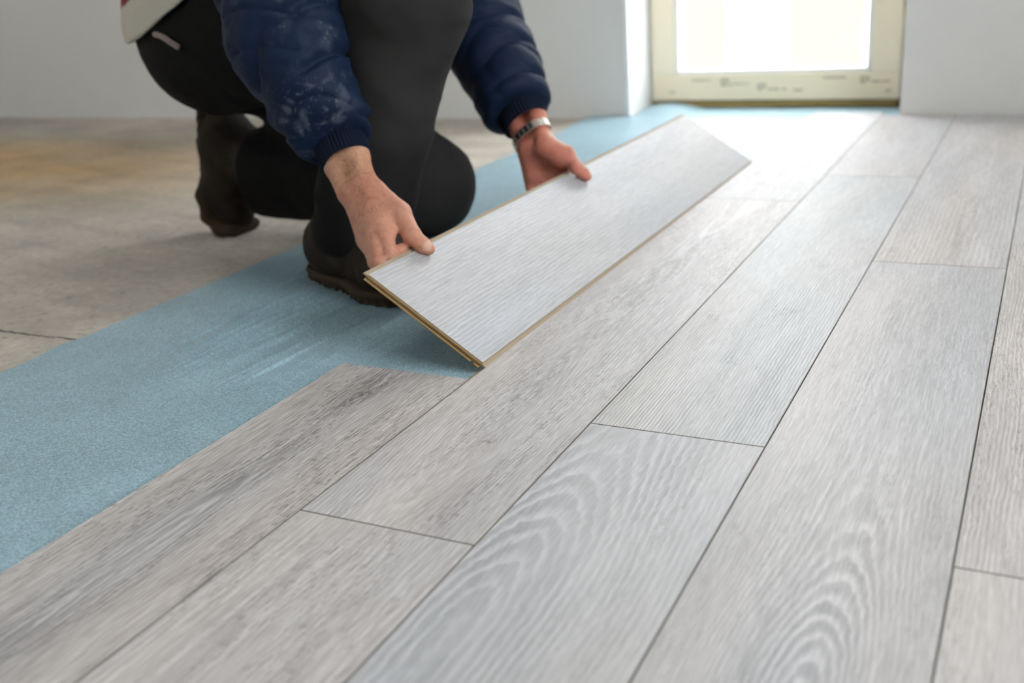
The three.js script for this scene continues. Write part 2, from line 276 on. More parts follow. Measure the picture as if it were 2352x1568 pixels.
const decors = {                                  // u runs from the plank's near end to its far end
  A: dec({ seed: 1, ...warm, dark: [148, 143, 141], vc: 0.0, u0: 0.70, slope: 0.085, slopeNear: 0.07, gap: 0.0075, pw: 1.2, reach: 0.2, ringAmp: 0.75, streak: 1.2, pore: 1.2, knots: [[1.262, -0.010, 0.009]], halos: [[1.27, -0.010, 0.07, 0.022, 0.55], [1.03, -0.004, 0.09, 0.016, 0.35], [0.74, 0.004, 0.07, 0.02, 0.25]] }),
  B1: dec({ seed: 2, ...warm, vc: -0.03, u0: 1.9, slope: 0.06, gap: 0.008, ringAmp: 0.6, streak: 1.1, pore: 1.1 }),
  B2: dec({ seed: 3, ...warm, light: [221, 217, 216], vc: -0.015, u0: 0.24, slope: 0.16, slopeNear: 0.22, gap: 0.0085, pw: 1.25, ringAmp: 0.75, streak: 1.0, pore: 1.1, knots: [[0.028, 0.034, 0.005], [0.19, 0.012, 0.009]], halos: [[0.06, 0.03, 0.05, 0.025, 0.18], [0.20, 0.01, 0.05, 0.018, 0.2]] }),
  B3: dec({ seed: 4 }),
  C1: dec({ seed: 5, vc: -0.052, u0: 0.96, slope: 0.26, slopeNear: 0.07, gap: 0.0160, pw: 1.32, reach: 0.35, ringAmp: 1.45, core: 0.07, streak: 0.65, pore: 0.45, dark: [158, 158, 160], warp: 0.02 }),
  C2: dec({ seed: 6, gap: 0.0043, slope: 0.03, ringAmp: 1.35, streak: 0.7, pore: 0.3, relief: 2.0, light: [216, 216, 216], dark: [150, 150, 152], warp: 0.012, flecks: [[0.215, 0.015, 0.012, 0.03], [0.374, -0.062, 0.010, 0.018], [0.43, 0.02, 0.02, 0.03], [0.66, 0.029, 0.02, 0.025]] }),
  C3: dec({ seed: 7 }),
  D1: dec({ seed: 8, vc: 0.017, u0: 0.28, slope: 0.30, reach: 0.16, slopeNear: 0.06, gap: 0.0105, pw: 1.35, ringAmp: 1.3, core: 0.06, streak: 0.8, pore: 0.45, relief: 1.3, dark: [156, 155, 157] }),
  D2: dec({ seed: 9, ...warm, vc: 0.02, u0: 0.5, gap: 0.008, ringAmp: 0.6 }),
  E1: dec({ seed: 10, ...warm, ringAmp: 0.5 }),
  E2: dec({ seed: 11, ...warm, ringAmp: 0.9, relief: 1.3 }),
  held: dec({ seed: 12, gap: 0.0062, slope: 0.04, ringAmp: 0.8, streak: 0.75, pore: 0.3, relief: 0.9, light: [192, 193, 196], dark: [148, 148, 150] }),
};
const hdf = new THREE.MeshStandardMaterial({ color: lin(0.36, 0.24, 0.12), roughness: 0.85 }), grooveMat = new THREE.MeshStandardMaterial({ color: lin(0.13, 0.115, 0.10), roughness: 0.8 });
// one laid plank: top at y = 0, chamfered edges, a locking lip along its left edge
function plankGeometry(x0, x1, z0, z1, uNear, lip) {   // z0 far, z1 near; uNear = metres from the decor's near end
  const c = 0.0007, gap = 0.00025, P = [], U = [], I = [], G = [];
  const X0 = x0 + gap, X1 = x1 - gap, Z0 = z0 + gap, Z1 = z1 - gap;
  const quad = (pts, m) => { const b = P.length / 3; for (const p of pts) { P.push(...p); U.push((uNear + (z1 - p[2])) / PL, clamp((p[0] - x0) / PW, 0.002, 0.998)); } I.push([m, b, b + 1, b + 2, b, b + 2, b + 3]); };
  const t = 0, s = -c, bt = -0.008;
  quad([[X0 + c, t, Z1 - c], [X1 - c, t, Z1 - c], [X1 - c, t, Z0 + c], [X0 + c, t, Z0 + c]], 0);
  quad([[X0, s, Z1], [X1, s, Z1], [X1 - c, t, Z1 - c], [X0 + c, t, Z1 - c]], 1);
  quad([[X1 - c, t, Z0 + c], [X1, s, Z0], [X0, s, Z0], [X0 + c, t, Z0 + c]].reverse().reverse(), 1);
  quad([[X0, s, Z0], [X0, s, Z1], [X0 + c, t, Z1 - c], [X0 + c, t, Z0 + c]], 1);
  quad([[X1, s, Z1], [X1, s, Z0], [X1 - c, t, Z0 + c], [X1 - c, t, Z1 - c]], 1);
  quad([[X0, bt, Z1], [X1, bt, Z1], [X1, s, Z1], [X0, s, Z1]], 2);
  quad([[X1, bt, Z0], [X0, bt, Z0], [X0, s, Z0], [X1, s, Z0]], 2);
  quad([[X0, bt, Z0], [X0, bt, Z1], [X0, s, Z1], [X0, s, Z0]], 2);
  quad([[X1, bt, Z1], [X1, bt, Z0], [X1, s, Z0], [X1, s, Z1]], 2);
  quad([[X0, bt, Z0], [X1, bt, Z0], [X1, bt, Z1], [X0, bt, Z1]], 2);
  if (lip) { const L = X0 - 0.006, a = -0.0035, b = -0.006; quad([[L, a, Z1], [X0, a, Z1], [X0, a, Z0], [L, a, Z0]], 2); quad([[L, b, Z0], [L, b, Z1], [L, a, Z1], [L, a, Z0]], 2); quad([[L, b, Z1], [X0, b, Z1], [X0, a, Z1], [L, a, Z1]], 2); quad([[X0, b, Z0], [L, b, Z0], [L, a, Z0], [X0, a, Z0]], 2); quad([[L, b, Z0], [X0, b, Z0], [X0, b, Z1], [L, b, Z1]], 2); }
  I.sort((a, b) => a[0] - b[0]);
  const g = new THREE.BufferGeometry(), idx = []; let at = 0;
  for (const m of [0, 1, 2]) { const qs = I.filter((q) => q[0] === m); g.addGroup(at, qs.length * 6, m); at += qs.length * 6; for (const q of qs) idx.push(...q.slice(1)); }
  g.setAttribute('position', new THREE.Float32BufferAttribute(P, 3)); g.setAttribute('uv', new THREE.Float32BufferAttribute(U, 2)); g.setIndex(idx);
  const flat = g.toNonIndexed(); flat.groups = g.groups; flat.computeVertexNormals(); return flat;
}
function layPlank(row, z0, z1, decor, uNear = 0, lip = false) {
  mesh('floor_plank', plankGeometry(row * PW, (row + 1) * PW, z0, z1, uNear, lip), [decor, grooveMat, hdf], floor);
}
const far = [ZB - 0.045, ZB + 0.006];
layPlank(0, -1.047, 0.295, decors.A); layPlank(0, 0.295, 1.637, decors.C3);
layPlank(1, -0.70, 0.642, decors.B1, 0, true); layPlank(1, -2.054, -0.70, decors.B2, 0, true); layPlank(1, far[0], -2.054, decors.B3, 0, true); layPlank(1, 0.642, ZF - 0.01, decors.D2);
layPlank(2, -0.971, 0.371, decors.C1); layPlank(2, -2.303, -0.971, decors.C2); layPlank(2, far[1], -2.303, decors.C3); layPlank(2, 0.371, ZF - 0.01, decors.B3);
layPlank(3, -1.668, -0.326, decors.D1); layPlank(3, -3.010, -1.668, decors.D2); layPlank(3, far[1], -3.010, decors.B3); layPlank(3, -0.326, 1.016, decors.C3); layPlank(3, 1.016, ZF - 0.01, decors.B1);
layPlank(4, -0.804, 0.538, decors.E1); layPlank(4, -2.146, -0.804, decors.E2); layPlank(4, far[1], -2.146, decors.D2); layPlank(4, 0.538, ZF - 0.01, decors.C3);
{
  const set = Object.values(decors).slice(0, 11);
  for (let row = 5; row < 12; row++) for (let z = ZF - 0.01 + (row * 0.437) % 0.9 - 0.9, k = 0, top = ZF - 0.01; top > far[1] + 0.01; k++) { const lo = Math.max(far[1], k ? top - PL : z); layPlank(row, lo, top, set[(row * 5 + k * 3) % 11]); top = lo; }
}

// foam underlay, rolled out under the planks
{
  const x0 = -0.477, x1 = 2.3, zn = ZF - 0.02, P = [], I = [], U = [], xs = [], zs = [];
  for (let x = x0; x < 0.205; x += 0.0025) xs.push(x); xs.push(0.21, 0.6, 1.2, 1.8, x1);
  for (let z = zn; z > -0.3; z -= 0.1) zs.push(z); for (let z = -0.3; z > ZB + 0.012; z -= 0.012) zs.push(z);
  zs.push(ZB + 0.006);
  const edge = (z) => 0.012 * (noise2(z * 1.7, 4.2) - 0.5) - 0.018 * sstep(0.05, 0, Math.abs(z + 1.0)) * 0.5 - 0.02 * sstep(-2.6, -3.1, z);
  const top = (x, z) => {
    const under = x > 0.187 || (x > -0.008 && z > -1.055) ? 0 : 1, away = under * sstep(0.185, 0.15, x) * (z > -1.055 ? sstep(-0.008, -0.04, x) : z > -1.12 ? Math.max(sstep(-0.008, -0.04, x), sstep(-1.055, -1.11, z)) : 1);
    const w = x + 0.05 * (z + 1.2), mask = sstep(0.62, 0.05, Math.hypot((x + 0.18) / 0.42, (z + 1.28) / 0.8));
    const n = noise2(w * 62 + 3, z * 1.5) * 0.75 + 0.25 * noise2(w * 140, z * 3.1), wr = 1 - Math.pow(1 - Math.min(1, Math.abs(2 * n - 1)), 2.5);
    const roll = sstep(-2.85, -3.1, z) * sstep(-0.1, -0.35, x) * 0.006;
    return -0.0081 - 0.0006 * away * (1 - mask) * noise2(x * 30, z * 6) + away * (0.0078 * mask * (0.6 - wr) + roll);
  };
  zs.forEach((z, b) => xs.forEach((x, a) => { const X = a === 0 ? x + edge(z) : x; P.push(X, top(X, z), z); U.push(X, z); if (a && b) { const k = b * xs.length + a; I.push(k - xs.length - 1, k - xs.length, k, k - xs.length - 1, k, k - 1); } }));
  const n0 = P.length / 3; zs.forEach((z, b) => { const X = x0 + edge(z), i = b * xs.length; P.push(X, P[3 * i + 1], z, X, -0.0109, z); U.push(X, z, X, z); if (b) { const k = n0 + 2 * b; I.push(k - 2, k, k + 1, k - 2, k + 1, k - 1); } });
  const n1 = P.length / 3; P.push(x0 + 0.02, -0.0109, zn, x1, -0.0109, zn, x1, -0.0109, ZB + 0.006, x0 + 0.02, -0.0109, ZB + 0.006); U.push(0, 0, 1, 0, 1, 1, 0, 1); I.push(n1, n1 + 2, n1 + 1, n1, n1 + 3, n1 + 2);
  const g = new THREE.BufferGeometry(); g.setAttribute('position', new THREE.Float32BufferAttribute(P, 3)); g.setAttribute('uv', new THREE.Float32BufferAttribute(U, 2)); g.setIndex(I); g.computeVertexNormals();
  const fm = dataTex(1024, 1024, (i, j, o) => { const x = i / 1024, z = j / 1024, c = noise2(x * 256, z * 256) - 0.5, d = noise2(x * 512, z * 512) - 0.5, m = fbm2(x * 6, z * 6, 3) - 0.5, s = 1 + 0.22 * c + 0.22 * d + 0.10 * m; o[0] = 157 * s; o[1] = 187 * s; o[2] = 200 * s; }, true);
  const fb = dataTex(1024, 1024, (i, j, o) => { const x = i / 1024, z = j / 1024; o[0] = o[1] = o[2] = 128 + 110 * (noise2(x * 256, z * 256) - 0.5) + 110 * (noise2(x * 512 + 9, z * 512) - 0.5); });
  fm.repeat.set(1.9, 1.9); fb.repeat.set(1.9, 1.9);
  const u = thing('foam_underlay', 'turquoise foam underlay sheet spread over the concrete beside the planks', 'underlay');
  const um = new THREE.MeshPhysicalMaterial({ map: fm, bumpMap: fb, bumpScale: 0.0006, roughness: 0.38 });
  mesh('foam_sheet', g, um, u);
  const f2 = new THREE.BoxGeometry(DX1 - DX0 - 0.01, 0.0028, 0.2, 40, 1, 12).translate((DX0 + DX1) / 2, -0.0095, ZB - 0.095);   // tongue of the sheet in the door recess, lifting at its corner
  const q = f2.attributes.position; for (let i = 0; i < q.count; i++) { const x = q.getX(i), z = q.getZ(i); q.setY(i, q.getY(i) + 0.016 * sstep(0.16, 0.02, Math.hypot((x + 0.30) * 1.2, (z - ZB + 0.17) * 0.8)) * (x < 0.1 ? 1 : 0)); }
  f2.computeVertexNormals(); metreUV(f2); mesh('foam_flap', f2, um, u);
}

// the plank being fitted: tilted about 33 degrees, its right edge in the lip of the laid row
{
  const o = thing('laminate_plank', 'pale grey laminate plank tilted up in the kneeling man\'s hands', 'plank', [0.191, 0.0062, -1.086]);
  o.rotation.set(-0.0025, -0.0037, -0.5834);
  const top = new THREE.PlaneGeometry(PW - 0.001, PL - 0.001).rotateX(-Math.PI / 2).translate(-PW / 2, 0, -PL / 2), p = top.attributes.position, uv = top.attributes.uv;
  for (let i = 0; i < p.count; i++) uv.setXY(i, -p.getZ(i) / PL, (p.getX(i) + PW) / PW);
  const prof = [[-PW + 0.0005, -0.0003], [-0.0005, -0.0003], [0, -0.0009], [0, -0.0024], [0.0062, -0.0034], [0.0062, -0.0052], [0, -0.0058], [0, -0.008], [-PW - 0.0015, -0.008], [-PW - 0.0015, -0.0062], [-PW + 0.004, -0.0056], [-PW + 0.004, -0.0048], [-PW - 0.0072, -0.0044], [-PW - 0.0072, -0.0026], [-PW, -0.0022], [-PW, -0.0009]];
  const core = new THREE.ExtrudeGeometry(new THREE.Shape(prof.map((q) => new THREE.Vector2(...q))), { depth: PL, bevelEnabled: false }).translate(0, 0, -PL);
  mesh('core_board', core, new THREE.MeshStandardMaterial({ color: lin(0.38, 0.30, 0.21), roughness: 0.75 }), o);
  mesh('decor_layer', top.translate(0, 0.0001, 0), decors.held, o);
  const lipMat = new THREE.MeshStandardMaterial({ color: lin(0.34, 0.215, 0.085), roughness: 0.8 });
  mesh('locking_lip', mergeGeometries([rbox(-PW - 0.001, -0.014, -0.0079, -0.0062, -0.004, 0.0052, 0.0006), rbox(-0.010, -0.001, -0.0079, -0.0062, -0.004, 0.0052, 0.0006)]), lipMat, o);
  mesh('locking_tongue', rbox(-PW, -0.0005, -0.0036, -0.0012, -0.004, 0.0022, 0.0006), lipMat, o);
}

// ---------------------------------------------------------------- the kneeling man
const BASE = [-0.35, -0.008, -1.55];
const man = thing('person', 'man kneeling in a navy work jacket and black trousers, holding a tilted plank', 'person', BASE);
const put = (name, g, m, parent = man) => mesh(name, g.translate(-BASE[0], -BASE[1], -BASE[2]), m, parent);
const dot3 = (a, x, y, z) => a[0] * x + a[1] * y + a[2] * z;
const nrm = (a) => { const l = Math.hypot(...a); return a.map((v) => v / l); };
const along = (a, b) => nrm([b[0] - a[0], b[1] - a[1], b[2] - a[2]]);
const gauss = (x, s) => Math.exp(-x * x / (s * s));

// skin: each hand with its wrist on a fine grid, head likewise, the covered body on a coarse one
const R = {
  thumb: [[-0.054, 0.182, -1.249, 0.0165], [-0.008, 0.158, -1.235, 0.0150], [0.021, 0.131, -1.215, 0.0128], [0.037, 0.118, -1.2135, 0.0112], [0.045, 0.1125, -1.217, 0.0088]],
  index: [[-0.014, 0.138, -1.201, 0.0125], [0.010, 0.112, -1.170, 0.0105], [0.0085, 0.112, -1.202, 0.0092], [0.0235, 0.0925, -1.213, 0.0080]],
  middle: [[-0.027, 0.129, -1.195, 0.0128], [0.003, 0.106, -1.155, 0.0105], [0.008, 0.086, -1.175, 0.0095], [0.028, 0.082, -1.191, 0.0085]],
  ring: [[-0.045, 0.119, -1.204, 0.0130], [-0.014, 0.104, -1.168, 0.0102], [0.002, 0.078, -1.167, 0.0092], [0.017, 0.077, -1.181, 0.0082]],
  little: [[-0.0625, 0.1175, -1.221, 0.0125], [-0.032, 0.102, -1.193, 0.0092], [-0.006, 0.078, -1.177, 0.0082], [0.006, 0.078, -1.185, 0.0074]],
  carpal: [[-0.075, 0.190, -1.253], [-0.081, 0.187, -1.249], [-0.090, 0.183, -1.248], [-0.097, 0.178, -1.248]],
  radial: [[-0.130, 0.2525, -1.3000, 0.022], [-0.107, 0.227, -1.281, 0.0215], [-0.080, 0.198, -1.258, 0.0175]], ulnar: [[-0.154, 0.2405, -1.2890, 0.022], [-0.131, 0.215, -1.270, 0.0210], [-0.103, 0.183, -1.248, 0.0170]],
  web: [[-0.022, 0.163, -1.236, 0.010], [-0.026, 0.150, -1.216, 0.009]], heel: [[-0.078, 0.176, -1.256, 0.014], [-0.035, 0.136, -1.222, 0.012]],
};
const L = {
  thumb: [[-0.016, 0.157, -1.758, 0.0175], [0.023, 0.143, -1.757, 0.0145], [0.047, 0.122, -1.742, 0.0118], [0.055, 0.1095, -1.754, 0.0105], [0.0615, 0.1025, -1.757, 0.0085]],
  index: [[0.003, 0.087, -1.763, 0.0118], [0.015, 0.069, -1.729, 0.0100], [0.034, 0.073, -1.709, 0.0088], [0.051, 0.0785, -1.699, 0.0080]],
  middle: [[-0.018, 0.081, -1.760, 0.0120], [-0.004, 0.063, -1.723, 0.0102], [0.020, 0.066, -1.705, 0.0090], [0.037, 0.074, -1.697, 0.0082]],
  ring: [[-0.033, 0.080, -1.756, 0.0115], [-0.023, 0.063, -1.723, 0.0098], [0.000, 0.065, -1.705, 0.0088], [0.016, 0.071, -1.697, 0.0080]],
  little: [[-0.049, 0.084, -1.750, 0.0105], [-0.040, 0.070, -1.727, 0.0088], [-0.022, 0.068, -1.713, 0.0078], [-0.008, 0.071, -1.707, 0.0072]],
  carpal: [[-0.035, 0.166, -1.773], [-0.044, 0.159, -1.772], [-0.053, 0.153, -1.771], [-0.059, 0.149, -1.769]],
  radial: [[-0.085, 0.245, -1.828, 0.024], [-0.051, 0.205, -1.794, 0.0185], [-0.031, 0.177, -1.770, 0.0165]], ulnar: [[-0.125, 0.225, -1.822, 0.024], [-0.088, 0.186, -1.788, 0.0180], [-0.063, 0.157, -1.769, 0.0160]],
  web: [[0.012, 0.140, -1.764, 0.013], [0.010, 0.118, -1.769, 0.012], [0.006, 0.095, -1.766, 0.012]], heel: [[-0.016, 0.152, -1.750, 0.0205], [0.012, 0.138, -1.748, 0.0185]], hypo: [[-0.054, 0.140, -1.758, 0.0165], [-0.045, 0.104, -1.752, 0.0135]],
};
function handField(q) {
  const mc = ['index', 'middle', 'ring', 'little'].map((n, i) => cone(q.carpal[i], q[n][0].slice(0, 3), 0.0135 - 0.0008 * i, q[n][0][3]));
  const palm = union(0.020, chain(0.006, q.radial), chain(0.006, q.ulnar), ...mc, chain(0.004, q.heel), ...(q.hypo ? [chain(0.004, q.hypo)] : []));
  const thumb = chain(0.006, q.thumb), web = chain(0.004, q.web), fingers = ['index', 'middle', 'ring', 'little'].map((n) => chain(0.004, q[n]));
  return (x, y, z) => {
    let d = smin(palm(x, y, z), thumb(x, y, z), 0.016); d = smin(d, web(x, y, z), 0.012);
    let f = fingers[0](x, y, z); for (let i = 1; i < 4; i++) f = smin(f, fingers[i](x, y, z), 0.003);
    return smin(d, f, 0.007);
  };
}
const hR = handField(R), hL = handField(L);
const ipA = along(R.thumb[1], R.thumb[3]), wristA = along([-0.119, 0.221, -1.2755], [-0.0915, 0.1905, -1.253]), plankN = [0.551, 0.835, 0];
const creasesR = (x, y, z) => {                   // skin folds over the thumb joint, the wrist and the knuckles
  let c = 0;
  const s = dot3(ipA, x - 0.021, y - 0.131, z + 1.215), near = gauss(Math.hypot(x - 0.021, y - 0.131, z + 1.215), 0.024);
  for (const o of [-0.006, -0.0025, 0.002, 0.0055]) c += 0.0006 * near * gauss(s - o + 0.002 * (noise3(x * 90, y * 90, z * 90) - 0.5), 0.0011);
  const w = dot3(wristA, x + 0.0905, y - 0.1905, z + 1.253); c += 0.0011 * gauss(w + 0.004 * (noise3(x * 60, y * 60, z * 60) - 0.5), 0.0022);
  for (const k of ['index', 'middle']) { const p = R[k][1], m = R[k][0], a = along(m, p), e = gauss(Math.hypot(x - p[0], y - p[1], z - p[2]), 0.018), t = dot3(a, x - p[0], y - p[1], z - p[2]); for (const o of [-0.006, -0.002, 0.002]) c += 0.0005 * e * gauss(t - o, 0.0011); }
  return c + 0.0007 * (fbm3(x * 130, y * 130, z * 130, 2) - 0.5);
};
const palmLine = chain(0.004, [[-0.034, 0.164, -1.750, 0.001], [-0.020, 0.140, -1.744, 0.001], [-0.006, 0.116, -1.746, 0.001], [0.010, 0.100, -1.750, 0.001]]);
const creasesL = (x, y, z) => {
  let c = 0.0006 * (fbm3(x * 130, y * 130, z * 130, 2) - 0.5);
  const p = L.thumb[1], a = along(L.thumb[1], L.thumb[2]), t = dot3(a, x - p[0], y - p[1], z - p[2]); c += 0.0012 * gauss(t - 0.004, 0.002) * gauss(Math.hypot(x - p[0], y - p[1], z - p[2]), 0.02);
  const lf = palmLine(x, y, z); c += 0.0060 * gauss(lf, 0.0065);     // the line round the ball of the thumb
  return c;
};
const nailR = { p: [0.0445, 0.1175, -1.2120], n: nrm([0.62, 0.62, 0.48]), a: along(R.thumb[3], R.thumb[4]) };
function skinTint(x, y, z, nx, ny, nz) {
  const m = fbm3(x * 55, y * 55, z * 55, 3) - 0.5, s = fbm3(x * 260, y * 260, z * 260, 2) - 0.5, red = fbm3(x * 22 + 5, y * 22, z * 22, 2) - 0.5;
  const wr = dot3(wristA, x + 0.0905, y - 0.1905, z + 1.253), fore = z > -1.5 ? sstep(0.012, -0.012, wr) : 0, spot = sstep(0.70, 0.80, noise3(x * 190, y * 190, z * 190));
  let r = 0.55 + 0.17 * m + 0.11 * s, g = 0.255 + 0.11 * m + 0.05 * s - 0.05 * red, b = 0.170 + 0.085 * m + 0.04 * s - 0.05 * red;
  r += fore * 0.02; g += fore * 0.045; b += fore * 0.015;
  if (z < -1.5) { const palmar = sstep(0.0, 0.6, nz); r += 0.04 * palmar; g -= 0.04 * palmar; b -= 0.02 * palmar; }
  r *= 1 - 0.10 * spot; g *= 1 - 0.15 * spot; b *= 1 - 0.15 * spot;
  const dx = x - nailR.p[0], dy = y - nailR.p[1], dz = z - nailR.p[2];
  const e = Math.hypot(dx, dy, dz), f = dot3(nailR.n, nx, ny, nz); if (e < 0.0095 && f > 0.45) { const k = sstep(0.0095, 0.0075, e); r += 0.10 * k; g += 0.13 * k; b += 0.12 * k; }
  return [r, g, b];
}
const headF = (() => {                            // bowed over the work
  const c = [-0.155, 0.895, -1.59], f = nrm([0.75, -0.66, 0]), u = nrm([0.66, 0.75, 0]), at = (a, b, s) => [c[0] + f[0] * a + u[0] * b, c[1] + f[1] * a + u[1] * b, c[2] + s];
  const skull = union(0.05, cone(at(-0.02, 0.03, 0), at(0.025, 0.03, 0), 0.088, 0.08), cone(at(0.03, -0.05, 0), at(0.055, -0.075, 0), 0.058, 0.042));
  const nose = cone(at(0.098, 0.012, 0), at(0.122, -0.028, 0), 0.009, 0.014), brow = union(0.01, cone(at(0.093, 0.028, -0.035), at(0.096, 0.028, 0.035), 0.011, 0.011));
  const lips = union(0.004, cone(at(0.094, -0.062, -0.022), at(0.094, -0.062, 0.022), 0.006, 0.006), cone(at(0.092, -0.073, -0.018), at(0.092, -0.073, 0.018), 0.007, 0.007));
  const ears = union(0.004, ...[-1, 1].flatMap((s) => [cone(at(-0.008, 0.012, s * 0.084), at(0.002, -0.03, s * 0.078), 0.010, 0.007)])), eyes = [-1, 1].map((s) => cone(at(0.098, 0.008, s * 0.033), at(0.1, 0.008, s * 0.034), 0.014, 0.014)), balls = [-1, 1].map((s) => cone(at(0.083, 0.008, s * 0.033), at(0.083, 0.008, s * 0.0331), 0.0125, 0.0125));
  const neck = cone([-0.31, 0.78, -1.60], at(-0.03, -0.06, 0), 0.068, 0.058);
  const skin = (x, y, z) => { let d = smin(skull(x, y, z), neck(x, y, z), 0.03); d = smin(d, nose(x, y, z), 0.012); d = smin(d, brow(x, y, z), 0.014); for (const e of eyes) d = smax(d, -e(x, y, z), 0.01); d = Math.min(d, balls[0](x, y, z), balls[1](x, y, z)); d = smin(d, lips(x, y, z), 0.005); return smin(d, ears(x, y, z), 0.006); };
  const hair = (x, y, z) => { const px = x - c[0], py = y - c[1], a = px * f[0] + py * f[1], b = px * u[0] + py * u[1]; return smax(skull(x, y, z) - 0.012 - 0.003 * fbm3(x * 120, y * 120, z * 120, 2), (-0.05 + (a + 0.1) * 0.66) - b, 0.008); };
  return { skin, hair };
})();
const covered = union(0.03, chain(0.04, [[-0.63, 0.40, -1.59, 0.125], [-0.50, 0.58, -1.60, 0.12], [-0.38, 0.70, -1.61, 0.125], [-0.30, 0.78, -1.605, 0.06]]),
  chain(0.03, [[-0.35, 0.69, -1.44, 0.05], [-0.29, 0.56, -1.37, 0.042], [-0.225, 0.453, -1.305, 0.042], [-0.148, 0.262, -1.292, 0.028]]), chain(0.03, [[-0.28, 0.66, -1.79, 0.05], [-0.26, 0.52, -1.93, 0.042], [-0.23, 0.41, -1.918, 0.042], [-0.10, 0.225, -1.815, 0.03]]),
  chain(0.03, [[-0.53, 0.385, -1.50, 0.09], [-0.09, 0.44, -1.425, 0.06], [-0.215, 0.10, -1.40, 0.04]]), chain(0.03, [[-0.56, 0.36, -1.68, 0.09], [-0.24, 0.085, -1.685, 0.06], [-0.585, 0.115, -1.67, 0.04]]));
const skinMat = new THREE.MeshPhysicalMaterial({ vertexColors: true, roughness: 0.52 });
const bodyGeo = mergeGeometries([
  meshField((x, y, z) => hR(x, y, z) + creasesR(x, y, z), [-0.150, 0.060, -1.300], [0.062, 0.262, -1.128], 0.0016, skinTint),
  meshField((x, y, z) => hL(x, y, z) + creasesL(x, y, z), [-0.110, 0.040, -1.815], [0.078, 0.232, -1.680], 0.0018, skinTint),
  meshField(headF.skin, [-0.32, 0.74, -1.72], [0.0, 1.06, -1.46], 0.004, skinTint), meshField(covered, [-0.80, 0.02, -2.0], [0.0, 0.86, -1.28], 0.012, skinTint),
]);
put('body', bodyGeo, skinMat);
put('hair', meshField(headF.hair, [-0.32, 0.80, -1.72], [0.0, 1.06, -1.46], 0.004), new THREE.MeshStandardMaterial({ color: lin(0.05, 0.04, 0.03), roughness: 0.8 }));

// short dark hairs on the right forearm and the back of that hand
{
  const P = [], I = [], a = wristA; seed = 777;
  const g0 = (x, y, z) => hR(x, y, z);
  for (let n = 0; n < 1500; n++) {
    const t = rnd(), c = [-0.135 + 0.10 * t, 0.235 - 0.095 * t, -1.288 + 0.075 * t], d = nrm([rnd() * 1.4 - 0.3, rnd() * 1.4 - 0.35, rnd() * 1.6 - 0.2]); let s = 0.0, p = c;
    for (let k = 0; k < 24; k++) { const e = g0(...p); if (e > -0.0002) break; s += Math.max(0.0005, -e); p = [c[0] + d[0] * s, c[1] + d[1] * s, c[2] + d[2] * s]; }
    if (s > 0.06 || rnd() < t * 0.75) continue;
    const h = 0.0015, gn = nrm([g0(p[0] + h, p[1], p[2]) - g0(p[0] - h, p[1], p[2]), g0(p[0], p[1] + h, p[2]) - g0(p[0], p[1] - h, p[2]), g0(p[0], p[1], p[2] + h) - g0(p[0], p[1], p[2] - h)]);
    const side = nrm([gn[1] * a[2] - gn[2] * a[1], gn[2] * a[0] - gn[0] * a[2], gn[0] * a[1] - gn[1] * a[0]]), w = 0.00011, len = 0.006 + 0.007 * rnd(), sw = (rnd() - 0.2) * 0.9, b = P.length / 3;
    for (let k = 0; k < 3; k++) { const f = k / 2, ww = w * (1 - f * 0.8), up = 0.0028 * f * (1.2 - 0.5 * f); for (const q of [-1, 1]) for (const m of [0]) P.push(...[0, 1, 2].map((i) => p[i] + a[i] * len * f + side[i] * (sw * len * f * f + q * ww) + gn[i] * up)); }
    I.push(b, b + 1, b + 3, b, b + 3, b + 2, b + 2, b + 3, b + 5, b + 2, b + 5, b + 4);
  }
  const g = new THREE.BufferGeometry(); g.setAttribute('position', new THREE.Float32BufferAttribute(P, 3)); g.setIndex(I); g.computeVertexNormals();
  const hairs = put('arm_hair', g, new THREE.MeshStandardMaterial({ color: lin(0.10, 0.06, 0.035), roughness: 0.6, side: THREE.DoubleSide })); hairs.userData.kind = 'stuff';
}

// trousers
const G = (x, y, z) => -0.41 * (x + 0.642) + 0.833 * (y - 0.407) + 0.367 * (z + 1.428) - 3 * Math.max(0, x + 0.47);        // above 0: where the shirt tail covers the seat
const legR = union(0.05, cone([-0.53, 0.385, -1.50], [-0.085, 0.440, -1.428], 0.130, 0.092), cone([-0.088, 0.432, -1.425], [-0.200, 0.08, -1.40], 0.090, 0.080));
const legL = union(0.04, cone([-0.56, 0.36, -1.68], [-0.245, 0.088, -1.69], 0.125, 0.086), cone([-0.245, 0.088, -1.69], [-0.60, 0.115, -1.665], 0.086, 0.090));
const seat = union(0.08, ellipsoid([-0.597, 0.405, -1.59], [0.136, 0.160, 0.165]), cone([-0.575, 0.44, -1.59], [-0.52, 0.53, -1.6], 0.135, 0.140));
const shinA = nrm([-0.112, -0.352, 0.025]);
const trousersF = (x, y, z) => {
  let r = legR(x, y, z); const l = legL(x, y, z);
  r = smax(r, -(y - 0.060 + 0.10 * (x + 0.20) + 0.012 * noise3(x * 20, 1, z * 20)), 0.008);               // hem over the front boot
  let d = smin(smin(r, l, 0.012), seat(x, y, z), 0.035);
  d = Math.max(d, -0.605 - x - 0.06 * (y - 0.1) < 0 ? -1 : (y < 0.21 ? x * -1 - 0.605 : -1));
  d = Math.max(d, -0.006 - y, G(x, y, z) - 0.02);
  const w1 = fbm3(x * 7, y * 22, z * 7, 3) - 0.5, w2 = fbm3(x * 30 + y * 20, y * 8, z * 14, 2) - 0.5;
  const kf = sstep(0.20, 0.0, Math.hypot(x + 0.12, y - 0.36, z + 1.36)) , fold = Math.pow(Math.abs(2 * noise2(x * 9 - y * 17 + 4, z * 4) - 1), 2);
  return d + 0.010 * w1 + 0.004 * w2 + 0.005 * kf * (fold - 0.4);
};
